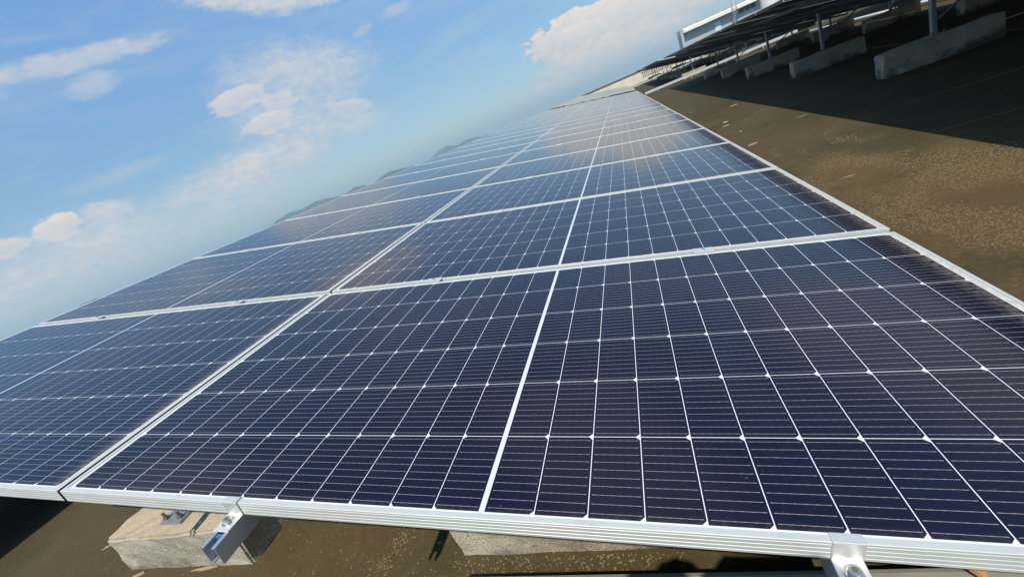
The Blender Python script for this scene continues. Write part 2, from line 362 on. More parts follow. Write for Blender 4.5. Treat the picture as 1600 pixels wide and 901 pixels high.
for R0, prof in RIDGES:
    h = MB(); na = 90; rows = [-.16, -.10, -.06, -.03, -.012, 0, .02, .06, .12, .2]
    a0, a1 = prof[0][0], prof[-1][0]; vs = []
    for ri, rr in enumerate(rows):
        fall = max(0.0, 1 - (abs(rr) / (.16 if rr < 0 else .2)) ** 1.1)
        for i in range(na + 1):
            a = a0 + (a1 - a0) * i / na
            r = R0 * (1 + rr)
            crest = R0 * math.tan(R_(lerp(prof, a))) + CAM.z - GZ
            p = Vector((CAM.x + r * math.sin(R_(a)), CAM.y + r * math.cos(R_(a)), 0))
            edge = min(1, 6 * min(i, na - i) / na)
            hh = crest * fall * (1 + 0.10 * mnoise.noise(p * 0.008)) * edge + 2.2 * edge * fall * mnoise.noise(p * 0.06)
            vs.append((p.x, p.y, GZ - 1 + hh))
    n = na + 1
    h.add(vs, [(r * n + i, r * n + i + 1, (r + 1) * n + i + 1, (r + 1) * n + i) for r in range(len(rows) - 1) for i in range(na)])
    ob = h.build("hills", M_HILL); tag(ob, kind='structure')
    for p in ob.data.polygons: p.use_smooth = True

# ------------------------------------------------------------------ panels
PROF = [(0.0110, -0.0045), (0.0110, 0.0), (0.0008, 0.0), (0.0, -0.0008)]        # inset from the outer face, height
zz = -0.0008
for i in range(4):                                                                # ribbed outer face
    z0 = -0.0030 - i * 0.0082
    PROF += [(0.0, z0), (0.0005, z0 - 0.0004), (0.0005, z0 - 0.0026), (0.0, z0 - 0.0030)]
PROF += [(0.0, -0.0350), (0.0280, -0.0350), (0.0280, -0.0334), (0.0020, -0.0334), (0.0020, -0.0060)]
def frame_mesh():
    mb = MB(); n = len(PROF); vs = []
    for (cx, cy, sx_, sy_) in ((0, 0, 1, 1), (L, 0, -1, 1), (L, S, -1, -1), (0, S, 1, -1)):
        vs += [(cx + sx_ * i, cy + sy_ * i, z) for i, z in PROF]
    fs = [(c * n + k, c * n + (k + 1) % n, ((c + 1) % 4) * n + (k + 1) % n, ((c + 1) % 4) * n + k) for c in range(4) for k in range(n)]
    mb.add(vs, fs)
    mb.mi = [1 if (c in (1, 3) and 3 <= k <= n - 6) else 0 for c in range(4) for k in range(n)]  # side walls at both x ends take the painted seam shade
    return mb.mesh("frame", [M_FRAME, M_SEAM_SHADE])
def sheet_mesh():
    mb = MB(); e = 0.0030; zt, zb = -0.0018, -0.0058
    vs = [(e, e, zt), (L - e, e, zt), (L - e, S - e, zt), (e, S - e, zt), (e, e, zb), (L - e, e, zb), (L - e, S - e, zb), (e, S - e, zb)]
    mb.add(vs, [(0, 1, 2, 3)], 0); mb.add(vs, [(4, 7, 6, 5)], 1)
    return mb.mesh("glass", [M_CELL, M_BACK])
def jbox_mesh():
    mb = MB()
    for u in (0.45, 1.139, 1.83): mb.box((u - .05, S / 2 - .03, -.024), (u + .05, S / 2 + .03, -.0062))
    return mb.mesh("junction_box", M_COPE)
ME_FRAME, ME_SHEET = frame_mesh(), sheet_mesh()
proto = empty("solar_panel", (0, 0, 0), (0, TH, 0))
link_copy(ME_FRAME, "frame", proto); link_copy(ME_SHEET, "glass", proto)
ORD = ("nearest second third fourth fifth sixth seventh eighth ninth tenth eleventh twelfth thirteenth fourteenth fifteenth "
       "sixteenth seventeenth eighteenth nineteenth last").split()
MROT = Matrix.Rotation(TH, 3, 'Y')
first = [True]
def panel(O, u, v, label, group):
    if first[0]:
        r = proto; first[0] = False
    else:
        r = proto.copy(); COL.objects.link(r)
        for ch in proto.children:
            c = ch.copy(); COL.objects.link(c); c.parent = r
    j = Vector((rng.uniform(-.001, .001), rng.uniform(-.001, .001), rng.uniform(-.0012, .0008)))
    r.location = O + MROT @ (Vector((u, v, 0)) + j)
    r.rotation_euler = (rng.uniform(-.0012, .0012), TH + rng.uniform(-.0012, .0012), 0)
    tag(r, label, "solar panel", group)
    return r

class Table: pass
def C_profile(wd, dp, lip, t):
    """open-topped strut channel, p across, q down from the top"""
    return [(-wd/2, 0), (-wd/2 + lip, 0), (-wd/2 + lip, -lip*.6), (-wd/2 + lip - t, -lip*.6), (-wd/2 + lip - t, -t), (-wd/2 + t, -t), (-wd/2 + t, -dp + t),
            (wd/2 - t, -dp + t), (wd/2 - t, -t), (wd/2 - lip + t, -t), (wd/2 - lip + t, -lip*.6), (wd/2 - lip, -lip*.6), (wd/2 - lip, 0), (wd/2, 0), (wd/2, -dp), (-wd/2, -dp)]
RAILS = (0.565, 1.690, -2.296 + 0.605, -2.296 + 1.70)
def table(O, rows, lab, group, racklab, by0, bstep, bh, blocks, bfmt, bgroup, detail=0, lastname=True):
    O = Vector(O)
    T = lambda v: O + MROT @ Vector(v)
    for r in range(rows):
        for ci, u in enumerate((0.0, -L - GAPX)):
            panel(O, u, r * PITCH, lab(ci, r), group)
    rack = empty("mounting_rack", T((0, 0, -0.1))); tag(rack, racklab, "mounting rack", "mounting racks carrying the arrays")
    rack_inv = Matrix.Translation(-rack.location)
    def put(mb, name, m, parent=rack, bevel=0):
        off = rack.location
        mb.v = [tuple(Vector(p) - off) for p in mb.v]
        return mb.build(name, m, parent, bevel)
    v1 = rows * PITCH + 0.06
    prof = C_profile(0.038, 0.046, 0.0095, 0.0026)
    for ru in RAILS:
        mb = MB(); zt = -0.0355; v0 = -0.078
        if detail:
            vs_ = v0
            nsl = 9; pit = 0.05
            sides = prof[:6] + [(-0.019 + .0026, -.046), (-0.019, -.046)]
            sideR = [(-p, q) for p, q in sides][::-1]
            ve = v0 + nsl * pit
            for pr in (sides, sideR): mb.prism(pr, v0, ve, lambda p, q, t: T((ru + p, t, zt + q)))
            for i in range(nsl):                                        # slotted web
                a = v0 + i * pit
                mb.box((ru - .0164, a, zt - .0458), (ru - .007, a + pit, zt - .0434), T)
                mb.box((ru + .007, a, zt - .0458), (ru + .0164, a + pit, zt - .0434), T)
                mb.box((ru - .007, a + .030, zt - .0458), (ru + .007, a + pit, zt - .0434), T)
            mb.prism(prof, ve, v1, lambda p, q, t: T((ru + p, t, zt + q)))
        else:
            mb.prism(prof, v0, v1, lambda p, q, t: T((ru + p, t, zt + q)))
        put(mb, "rail", M_GALV if detail else M_GALV_SHADE)
    # rafters, posts, braces at every pair of blocks
    nb = 0; y = by0
    (b0, b1, p1), (c0, c1, p2) = blocks
    while y < O.y + v1 - 0.3:
        yc = y + 0.115
        mb = MB(); v = yc - O.y
        mb.prism([(-.025, -.083), (.025, -.083), (.025, -.086), (-.022, -.086), (-.022, -.130), (.025, -.130), (.025, -.133), (-.025, -.133)], -2.12, 2.08,
                 lambda p, q, t: T((t, v + p, q)))
        put(mb, "rafter", M_GALVD if detail else M_GALV_SHADE)
        for px in (p1, p2):
            X = O.x + px
            zr = O.z - px * math.tan(TH) - 0.134 * math.cos(TH) - .004
            mb = MB()
            pr = [(-.03, -.0205), (.03, -.0205), (.03, -.0105), (.027, -.0105), (.027, -.0175), (-.027, -.0175), (-.027, .0175), (.027, .0175), (.027, .0105), (.03, .0105), (.03, .0205), (-.03, .0205)]
            mb.prism(pr, ZG + bh - 0.01, zr + 0.04, lambda p, q, t: Vector((X + q, yc + .048 + p, t)))
            post = put(mb, "post", M_GALVD)
            if detail and nb < 2 or nb < 7 and not detail:
                mb = MB(); mb.box((X - .075, yc - .06, ZG + bh - .002), (X + .075, yc + .11, ZG + bh + .008))
                put(mb, "base_plate", M_GALVD, post)
                for bx, byy in ((-.052, -.035), (.052, -.035)):
                    mb = MB(); mb.tube([(X + bx, yc + byy, ZG + bh + .008), (X + bx, yc + byy, ZG + bh + .045)], .007, 8)
                    mb.tube([(X + bx, yc + byy, ZG + bh + .008), (X + bx, yc + byy, ZG + bh + .022)], .013, 6)
                    put(mb, "bolt", M_RUST, post)
        # diagonal brace from the tall post
        mb = MB(); z1 = ZG + bh + 0.16
        x0, x1 = O.x + p1 + .02, O.x + p1 + .62
        zr = O.z - (p1 + .62) * math.tan(TH) - 0.14
        mb.tube([(x0, yc + .005, z1), (x1, yc + .005, zr)], .013, 6); put(mb, "brace", M_GALVD)
        for side, (q0, q1) in enumerate(((b0, b1), (c0, c1))):
            X0, X1 = O.x + q0 + rng.uniform(-.03, .03) * (nb > 0), O.x + q1 + rng.uniform(-.04, .04) * (nb > 0)
            cast_block(X0, X1, y, y + 0.225, bh, bfmt(side, nb), bgroup)
        y += bstep; nb += 1
    if detail:
        # mid clamps on every seam, end clamps on the front edge
        for r in range(1, rows):
            for ru in RAILS:
                mb = MB(); v = r * PITCH - (PITCH - S) / 2
                mb.box((ru - .036, v - .0225, .0006), (ru + .036, v + .0225, .0036), T)
                mb.box((ru - .030, v - .0105, -.034), (ru + .030, v - .0085, .0006), T); mb.box((ru - .030, v + .0085, -.034), (ru + .030, v + .0105, .0006), T)
                ck = put(mb, "clamp", M_CLAMP)
                if r < 5:
                    mb = MB(); mb.tube([T((ru, v, .0037)), T((ru, v, .0095))], .0065, 10); put(mb, "bolt", M_BOLT, ck)
        for ru in RAILS:
            mb = MB(); wdt = .020
            pr = [(.0125, .0006), (.0125, .0036), (-.0040, .0036), (-.0040, -.0315), (-.0440, -.0315), (-.0440, -.0350), (-.0010, -.0350), (-.0010, .0006)]
            mb.prism(pr, ru - wdt, ru + wdt, lambda p, q, t: T((t, p, q)))
            ck = put(mb, "clamp", M_CLAMP, bevel=.0012)
            bc = Vector((ru, -.0225, -.0315))
            mb = MB(); mb.tube([T(bc), T(bc + Vector((0, 0, .0016)))], .0125, 20)
            mb.tube([T(bc + Vector((0, 0, .0016))), T(bc + Vector((0, 0, .010)))], [.0088, .0080], 18)
            put(mb, "bolt", M_BOLT, ck, .0006)
            mb = MB(); mb.tube([T(bc + Vector((0, 0, .0101))), T(bc + Vector((0, 0, .0106)))], .0042, 6); put(mb, "bolt_socket", M_COPE, ck)
            mb = MB(); mb.box((ru - .0085, -.053, -.0480), (ru + .0085, -.046, -.0375), T); put(mb, "channel_nut", M_BLUE, ck)
    return rack

def cast_block(x0, x1, y0, y1, h, label, group):
    """a rough cast concrete sleeper with worn edges"""
    bm = bmesh.new(); bmesh.ops.create_cube(bm, size=1.0)
    lx, ly = x1 - x0, y1 - y0
    for v in bm.verts:
        v.co = Vector((v.co.x * lx, v.co.y * ly, (v.co.z + .5) * (h + .02) - .02))
    bmesh.ops.bisect_plane
    nx = max(3, int(lx / .07))
    bmesh.ops.subdivide_edges(bm, edges=[e for e in bm.edges if abs((e.verts[0].co - e.verts[1].co).x) > lx * .5], cuts=nx, use_grid_fill=True)
    bmesh.ops.subdivide_edges(bm, edges=[e for e in bm.edges if abs((e.verts[0].co - e.verts[1].co).z) > h * .5], cuts=4, use_grid_fill=True)
    bmesh.ops.subdivide_edges(bm, edges=[e for e in bm.edges if abs((e.verts[0].co - e.verts[1].co).y) > ly * .5], cuts=3, use_grid_fill=True)
    bmesh.ops.bevel(bm, geom=[e for e in bm.edges if len(e.link_faces) == 2 and e.link_faces[0].normal.angle(e.link_faces[1].normal) > 1], offset=.010, segments=2, affect='EDGES')
    base = Vector(((x0 + x1) / 2, (y0 + y1) / 2, ZG))
    for v in bm.verts:
        p = v.co + base
        n = Vector((mnoise.noise(p * 5.0), mnoise.noise(p * 5.0 + Vector((9, 0, 0))), mnoise.noise(p * 5.0 + Vector((0, 9, 0)))))
        n2 = Vector((mnoise.noise(p * 17.0), mnoise.noise(p * 17 + Vector((9, 0, 0))), mnoise.noise(p * 17 + Vector((0, 9, 0)))))
        k = 1 if v.co.z > 0.0 else 0.3
        v.co += (n * .013 + n2 * .008) * k
        if v.co.z > h * .8: v.co.z += .014 * mnoise.noise(Vector((p.x * 1.6, p.y * .5, 3.3)))
    bmesh.ops.recalc_face_normals(bm, faces=bm.faces)
    me = bpy.data.meshes.new("concrete_block"); bm.to_mesh(me); bm.free(); me.materials.append(M_CONC)
    for p in me.polygons: p.use_smooth = False
    o = bpy.data.objects.new("concrete_block", me); COL.objects.link(o); o.location = base
    return tag(o, label, "concrete block", group)

colw = ("right", "left")
def lab_main(ci, r):
    if r == 0 and ci == 0: return "large nearest solar panel, right column, its front frame held by two bolted clamps"
    if r == 0: return "nearest solar panel of the left column, cut off by the left picture edge"
    return "dark blue solar panel, %s column, %s row of the foreground array" % (colw[ci], ORD[r])
def lab_far(ci, r):
    return "pale glaring solar panel, %s column, %s row of the array beyond the foreground one" % (colw[ci], "first" if r == 0 else ORD[r] if r < 15 else "last")
hl = ("low right-hand", "high left-hand")
def lab_r1(ci, r): return "solar panel seen from below, %s column, %s row of the nearest right array" % (hl[ci], ORD[r] if r < 18 else "last")
def lab_r1b(ci, r): return "solar panel of the second array on the right, %s column, %s row" % (hl[ci], ORD[r] if r < 15 else "last")
def oth(n): return "first" if n == 0 else (ORD[n] if n < 19 else "last")

table((0, 0, 0), 20, lab_main, "panels of the foreground array", "galvanised rack carrying the foreground solar array", 0.367, 3.0, 0.215,
      ((-1.285, -0.385, -0.83), (0.645, 1.62, 1.25)), lambda s, n: ("sunlit concrete block under the front edge of the foreground array, left of a rail end" if s == 0 else "concrete block peeping from under the front frame at bottom centre") if n == 0 else
      "%s concrete block from the front under the foreground array's %s side" % (oth(n), ("high left", "low right")[s]), "concrete blocks under the foreground array", detail=1)
table((0, 25.4, 0.03), 16, lab_far, "panels of the far pale array", "rack under the pale array beyond the foreground one", 25.9, 3.0, 0.215,
      ((-1.285, -0.385, -0.83), (0.645, 1.62, 1.25)), lambda s, n: "%s block from the near end under the pale far array's %s side" % (oth(n), ("high left", "low right")[s]), "concrete blocks under the pale far array")
R1X = 5.787
table((R1X, -0.9, 0.05), 19, lab_r1, "panels of the nearest right array", "tall galvanised rack on posts shading the roof at upper right", -0.02, 3.04, 0.27,
      ((-1.33, -0.22, -0.79), (1.12, 2.1, 1.62)), lambda s, n: "%s concrete block from the near end in the %s row under the nearest right array" % (oth(n), ("front", "back")[s]), "concrete blocks under the nearest right array")
table((R1X, 23.9, 0.07), 16, lab_r1b, "panels of the second right array", "rack whose first post and block stand sunlit beyond the nearest right array", 24.25, 3.04, 0.25,
      ((-1.33, -0.22, -0.79), (1.12, 2.1, 1.62)), lambda s, n: "%s concrete block in the %s row under the second right array" % (oth(n), ("front", "back")[s]), "concrete blocks under the second right array")
table((R1X, 44.6, 0.07), 7, lambda c, r: "solar panel of the farthest right array, %s column, %s row" % (hl[c], oth(r)), "panels of the farthest right array", "rack of the farthest right array before the cream parapet", 45.0, 3.04, 0.25,
      ((-1.33, -0.22, -0.79), (1.12, 2.1, 1.62)), lambda s, n: "%s concrete block in the %s row under the farthest right array" % (oth(n), ("front", "back")[s]), "concrete blocks under the farthest right array")
R2X = R1X + 5.75
table((R2X, -0.9, 0.05), 19, lambda c, r: "solar panel of the dark array seen between the posts of the nearest right array", "panels of the dark array behind the right one", "rack of the dark array behind the nearest right array", -0.02, 3.04, 0.27,
      ((-1.33, -0.22, -0.79), (1.12, 2.1, 1.62)), lambda s, n: "concrete block under the dark array seen between the posts of the right one", "concrete blocks under the dark array behind the right one")
table((R2X, 23.9, 0.05), 16, lambda c, r: "solar panel of the array far behind the posts on the right", "panels of the far array behind the right one", "rack of the array far behind the posts on the right", 24.25, 3.04, 0.25,
      ((-1.33, -0.22, -0.79), (1.12, 2.1, 1.62)), lambda s, n: "concrete block under the array far behind the posts on the right", "concrete blocks far behind the right arrays")
table((-5.19, -2.3, 0.0), 5, lambda c, r: "solar panel of the array left of the foreground array, known by its shadow", "panels of the left array", "rack of the array left of the foreground array", -1.9, 3.0, 0.215,
      ((-1.285, -0.385, -0.83), (0.645, 1.62, 1.25)), lambda s, n: "concrete block under the array left of the foreground array", "concrete blocks under the left array")

# ------------------------------------------------------------------ kerb, trays, conduits, cable
M_KERB = m_plain("grey_kerb", (.225, .225, .185, 1), .9, .3, 5, 0, .5)
kb = empty("concrete_kerb", (2.4, -0.05, ZG)); tag(kb, "low grey concrete kerb running along the bottom edge under the front frame", "kerb")
mb = MB(); mb.box((-1.7, -.11, -.01), (3.4, .162, .30)); mb.build("kerb_body", M_KERB, kb, .012)

def tray(x0, x1, y, h, label):
    t = empty("cable_tray", ((x0 + x1) / 2, y, ZG)); tag(t, label, "cable tray", "cable trays crossing between the arrays")
    mb = MB(); hw = (x1 - x0) / 2
    mb.prism([(-.10, 0), (.10, 0), (.10, .09), (.104, .09), (.104, -.003), (-.104, -.003), (-.104, .09), (-.10, .09)], -hw, hw, lambda p, q, tt: Vector((tt, p, h - .09 + q)))
    mb.build("trough", M_TRAY, t)
    mb = MB(); mb.box((-hw, -.107, h + .0005), (hw, .107, h + .004)); mb.build("lid", M_TRAY, t)
    for i in range(int(hw * 2 / 1.5)):
        x = -hw + .6 + i * 1.5
        mb = MB(); mb.box((x - .03, -.09, 0), (x + .03, .09, h - .094)); mb.build("foot", M_CONC, t)
tray(2.55, 9.0, 22.9, .20, "pale metal cable tray leaving the foreground array's far end to the right")
tray(2.45, 9.0, 43.6, .20, "thin pale cable tray at the end of the far array, farther of two")

def pipe(pts, r, m, name, label, cat, group=None):
    pts = [Vector(p) for p in pts]; o0 = pts[0].copy()
    mb = MB(); mb.tube([p - o0 for p in pts], r, 8); o = mb.build(name, m); o.location = o0
    for p in o.data.polygons: p.use_smooth = True
    return tag(o, label, cat, group)
pipe([(8.55, y, ZG + .07) for y in (-1, 5, 10, 15, 21.5)], .05, M_PVC, "conduit_pipe", "white conduit pipe lying in the sunny aisle behind the right array", "pipe", "conduit pipes in the aisle")
pipe([(8.72, y, ZG + .05) for y in (6, 12, 18, 23)], .03, M_TRAY, "conduit_pipe", "thinner grey conduit beside the white pipe behind the right array", "pipe", "conduit pipes in the aisle")
def wav(x): return 7.30 + .06 * math.sin(x * 3.1) + .03 * math.sin(x * 7.3) - .25 * (x - 5.6)
pipe([(5.55 + i * .1, wav(5.55 + i * .1), ZG + .008) for i in range(15)], .006, M_PVC, "ground_cable", "thin pale cable lying on the shaded roof between two concrete blocks", "cable")

# ------------------------------------------------------------------ parapet, balustrade, building
pw = empty("parapet_wall", (-4, 55.2, ZG)); tag(pw, "cream rendered parapet wall closing the far end of the roof", "parapet wall")
mb = MB(); mb.box((-16, 0, 0), (8.1, .25, 1.14)); mb.build("wall", M_CREAM, pw)
mb = MB(); mb.box((-16, -.06, 1.143), (8.1, .31, 1.27)); mb.build("coping", M_COPE, pw)
bl = empty("balustrade", (5.4, 55.2, ZG)); tag(bl, "white balustrade of close uprights at the right end of the cream parapet", "balustrade")
for i in range(15):
    x = -1.25 + i * .19
    mb = MB(); mb.tube([(x, .12, .36), (x, .12, .55), (x, .12, .75), (x, .12, 1.0)], [.045, .075, .05, .06], 8); mb.build("baluster", M_CREAM, bl)
mb = MB(); mb.box((-1.295, .02, 1.0), (1.6, .22, 1.12)); mb.build("top_rail", M_CREAM, bl)
mb = MB(); mb.box((-1.295, 0, 0), (1.6, .24, .36)); mb.build("plinth", M_CREAM, bl)
pw2 = empty("parapet_wall", (18, 55.2, ZG)); tag(pw2, "cream parapet wall continuing behind the posts of the right arrays", "parapet wall")
mb = MB(); mb.box((-10.98, 0, 0), (40, .25, 1.14)); mb.build("wall", M_CREAM, pw2)

def m_corr():
    m, N = mat("corrugated_sheet")
    tc = N.n('ShaderNodeTexCoord').outputs['Object']
    x = N.n('ShaderNodeSeparateXYZ', {0: tc}).outputs[0]
    rib = N.m('ABSOLUTE', N.m('SUBTRACT', N.m('FRACT', N.m('MULTIPLY', x, 2.5)), 0.5))
    a = N.noise(N.scale(tc, (.6, .6, .1)), 1.0, 4, .6)
    c = N.mix(a, c4(0.36, 0.40, 0.43), c4(0.45, 0.49, 0.52))
    c = N.mix(N.m('MULTIPLY', N.ss(rib, .38, .46), .4), c, c4(.26, .32, .37))
    finish(N, N.n('ShaderNodeBsdfPrincipled', {'Base Color': c, 'Roughness': .5, 'Normal': bump(N, rib, .08, .02)})); return m
M_CORR = m_corr()
BX, BY = 13.0, 90.0
wh = empty("warehouse", (BX, BY, GZ)); tag(wh, "pale blue corrugated warehouse with a cream roof edge behind the right array", "warehouse")
zb = -GZ
mb = MB(); mb.box((.9, 0, 0), (40, 8, 3.2 + zb)); mb.build("wall", M_CORR, wh)
mb = MB(); mb.box((.42, -.25, 0), (.86, .3, 3.72 + zb)); mb.build("corner_pier", M_CORR, wh)
M_CREAM2 = m_plain("painted_fascia", (0.80, 0.76, 0.66, 1), .6, .12, .8)
mb = MB(); mb.prism([(-.95, 3.16), (-.95, 3.62), (-.7, 3.80), (7.9, 4.02), (7.9, 3.3), (-.7, 3.21)], .87, 40.5, lambda p, q, t: Vector((t, p, q + zb))); roofp = mb.build("roof", M_CREAM2, wh)
for i in range(9):
    mb = MB(); mb.tube([(3 + i * 4.2, -.5, 3.86 + zb), (3 + i * 4.2 + 4.0, -.5, 3.86 + zb)], .035, 6); mb.build("roof_rail", M_COPE, roofp)
M_GLASSD = m_plain("dark_window", (0.03, 0.045, 0.06, 1), .15, .2)
wf = MB(); wf.box((9.7, -.10, 2.42 + zb), (12.2, -.003, 3.02 + zb)); wfo = wf.build("window", M_GLASSD, wh)
mb = MB()
for x in (9.62, 10.5, 11.4, 12.2): mb.box((x, -.14, 2.36 + zb), (x + .08, -.102, 3.08 + zb))
mb.build("frame", M_CORR, wfo)
mb = MB(); mb.box((5.85, -.12, 1.2 + zb), (6.75, -.003, 2.62 + zb)); mb.build("door", m_plain("pale_door", (.62, .68, .72, 1), .5, .1), wh)
ld = empty("ladder", (21.9, BY - .25, GZ)); tag(ld, "thin metal ladder rising above the warehouse's cream roof edge", "ladder")
for x in (-.32, .32):
    mb = MB(); mb.tube([(x, 0, 0), (x, 0, 2.1 + zb), (x, -1.05, 2.9 + zb), (x, -1.05, 5.2 + zb)], .05, 6); mb.build("stile", M_GALVD, ld)
for i in range(12):
    z = 1.0 + i * .35
    yy_ = 0 if z < 2.1 else (-1.05 * min(1, (z - 2.1) / .8))
    mb = MB(); mb.tube([(-.32, yy_, z + zb), (.32, yy_, z + zb)], .03, 6); mb.build("rung", M_GALVD, ld)
tk = empty("water_tank", (26.6, BY - 2.4, GZ)); tag(tk, "pale rounded water tank before the warehouse at the top picture edge", "tank")
mb = MB(); mb.tube([(0, 0, 0), (0, 0, 2.9 + zb), (0, 0, 3.3 + zb), (0, 0, 3.5 + zb)], [1.3, 1.3, 1.0, .35], 28); mb.build("shell", M_PVC, tk)
mb = MB(); mb.tube([(0, 0, 3.5 + zb), (0, 0, 3.58 + zb)], .3, 16); mb.build("lid", M_COPE, tk)

# ------------------------------------------------------------------ crumbs and flakes on the roof
def crumbs(name, pts, label, m, smin, smax):
    mb = MB()
    for (x, y) in pts:
        s = rng.uniform(smin, smax); z = ZG + s * .15
        vs = []
        for k in range(5):
            a = k * 1.2566 + rng.uniform(-.4, .4); q = s * rng.uniform(.6, 1.1)
            vs.append((x + q * math.cos(a), y + q * math.sin(a), z - s * .25))
        vs.append((x + rng.uniform(-.2, .2) * s, y, z + s * rng.uniform(.3, .6)))
        mb.add(vs, [(0, 1, 5), (1, 2, 5), (2, 3, 5), (3, 4, 5), (4, 0, 5)])
    o = mb.build(name, m); tag(o, label, "crumbs", None, 'stuff'); return o
M_CRUMB = m_plain("lichen_crumb", (0.20, 0.16, 0.08, 1), .95, .45, 40)
pts = []
for i in range(420):
    t = rng.random(); pts.append((0.27 + .16 * t + rng.gauss(0, .028), .22 + .42 * t + rng.gauss(0, .01)))
for i in range(300):
    t = rng.random(); pts.append((0.62 + .75 * t, .355 - abs(rng.gauss(0, .03))))
for i in range(900): pts.append((rng.uniform(-1.9, 1.3), rng.uniform(.25, .75)))
crumbs("lichen_crumbs", pts, "yellowish crumbs of lichen and grit on the roof below the front frame", M_CRUMB, .0015, .0055)
pts = []
while len(pts) < 9000:
    x, y = rng.uniform(2.35, 3.75), rng.uniform(.9, 4.6)
    e = ((x - 3.02) / .62) ** 2 + ((y - 2.75) / 1.5) ** 2
    q = .75 - e + 2.6 * mnoise.noise(Vector((x * 2.6, y * 1.7, 4.2))) + .8 * mnoise.noise(Vector((x * 7, y * 7, 1.2)))
    if q > rng.uniform(.1, 1.3) and x > 2.38 + .16 * max(0, y - 2.2): pts.append((x, y))
M_CRUST = m_plain("lichen_crust", (0.135, 0.096, 0.045, 1), .95, .6, 55)
crumbs("lichen_crust", pts, "tan crusty lichen covering a patch of the sunlit roof in the aisle", M_CRUST, .0025, .0085)
M_FLAKE = m_plain("peeled_mortar", (0.36, 0.285, 0.165, 1), .9, .3, 20)
def flake(cx, cy, lx, ly, rot, label):
    n = 9; mb = MB(); vs = []
    for k in range(n):
        a = 2 * math.pi * (k + rng.uniform(-.35, .35)) / n; q = rng.uniform(.35, 1.0)
        x, y = lx * q * math.cos(a), ly * q * math.sin(a)
        vs.append((x * math.cos(rot) - y * math.sin(rot), x * math.sin(rot) + y * math.cos(rot), 0.006))
    lo = [(x * 1.06, y * 1.06, -.002) for x, y, z in vs]
    mb.add(vs + lo, [tuple(range(n))] + [(k, (k + 1) % n, n + (k + 1) % n, n + k) for k in range(n)])
    o = mb.build("mortar_flake", M_FLAKE); o.location = (cx, cy, ZG); tag(o, label, "mortar flake", "pale mortar flakes on the roof")
FLAKES = [(2.89, 7.20, .060, .055, .0, "larger of two bright mortar flakes beside the foreground array's right edge"),
          (2.83, 6.86, .065, .035, .05, "slim bright mortar flake, nearer of the bright pair beside the array"),
          (2.83, 6.02, .030, .02, .1, "small dull mortar flake just below the bright pair"),
          (2.72, 5.03, .065, .03, .1, "nearest broad mortar flake beside the foreground array's right edge"),
          (3.36, 8.7, .11, .03, .05, "long thin mortar flake near the shadow line"),
          (-1.17, .335, .06, .012, .5, "sandy mortar smear at the foot of the sunlit block"),
          (-.70, .352, .09, .013, .1, "broad sandy mortar smear before the sunlit block"),
          (-1.75, .50, .03, .010, .6, "tiny pale chip on the roof left of the sunlit block")]
for f in FLAKES: flake(*f)

# dry leaf on the kerb
lf = MB(); n = 9; vs = []
for i in range(n):
    t = i / (n - 1); wd = .011 * math.sin(math.pi * min(1, t * .95 + .04)) ** .8
    for q in (-1, 0, 1):
        vs.append((q * wd, t * .062, .004 + .008 * math.sin(t * 3) + (0.004 if q else 0)))
lf.add(vs, [(i * 3 + q, i * 3 + q + 1, (i + 1) * 3 + q + 1, (i + 1) * 3 + q) for i in range(n - 1) for q in (0, 1)])
lo = lf.build("dry_leaf", m_plain("dry_leaf", (.36, .20, .08, 1), .8, .3, 60)); lo.location = (1.86, .075, ZG + .302); lo.rotation_euler = (0, 0, .45)
sm = lo.modifiers.new("solid", 'SOLIDIFY'); sm.thickness = .0008
tag(lo, "curled brown dry leaf lying on the kerb right of the bolted clamp", "leaf")

# ------------------------------------------------------------------ the photographer (only the shadow falls into the picture)
def m_cloth(name, c):
    return m_plain(name, c + (1,), .85, .18, 14, 0, .3)
M_SKIN = m_plain("skin", (.42, .26, .18, 1), .55, .08, 20)
M_SHIRT, M_TROUS, M_SHOE, M_HAIR = m_cloth("shirt", (.55, .55, .58)), m_cloth("trousers", (.05, .06, .09)), m_cloth("shoe", (.04, .04, .04)), m_cloth("hair", (.012, .01, .009))
PB = Vector((1.375, -0.80, ZG)); BS = 0.935
def skin_obj(name, verts, edges, radii, root, mats, lvl=2, parent=None, loc=PB):
    me = bpy.data.meshes.new(name); me.from_pydata([tuple(v) for v in verts], edges, [])
    for m in mats: me.materials.append(m)
    o = bpy.data.objects.new(name, me); COL.objects.link(o); o.location = loc
    if parent: o.parent = parent; o.location = (0, 0, 0)
    o.modifiers.new("skin", 'SKIN').use_smooth_shade = True
    for i, r in enumerate(radii):
        me.skin_vertices[0].data[i].radius = (r, r) if not isinstance(r, tuple) else r
        me.skin_vertices[0].data[i].use_root = (i == root)
    ss_ = o.modifiers.new("sub", 'SUBSURF'); ss_.levels = ss_.render_levels = lvl
    return o
loc_ = lambda p: Vector(p) - PB
PH = CAM + rt * 0.020 - fw * 0.0105                                   # phone centre, just behind the lens
hands = {}
V = []; E_ = []; RD = []
def av(p, r): V.append(Vector(p)); RD.append(r); return len(V) - 1
def bv(p, r): return av(Vector(p) * BS, r)
pel = bv((0, 0, .90), (.155, .11)); wst = bv((0, .01, 1.05), (.135, .095)); che = bv((0, .0, 1.24), (.165, .11)); shc = bv((0, -.005, 1.37), (.13, .08))
nck = bv((0, .01, 1.455), .055); hd0 = bv((0, .03, 1.53), .075); hd1 = bv((0, .035, 1.60), .088); hd2 = bv((0, .025, 1.665), .060)
E_ += [(pel, wst), (wst, che), (che, shc), (shc, nck), (nck, hd0), (hd0, hd1), (hd1, hd2)]
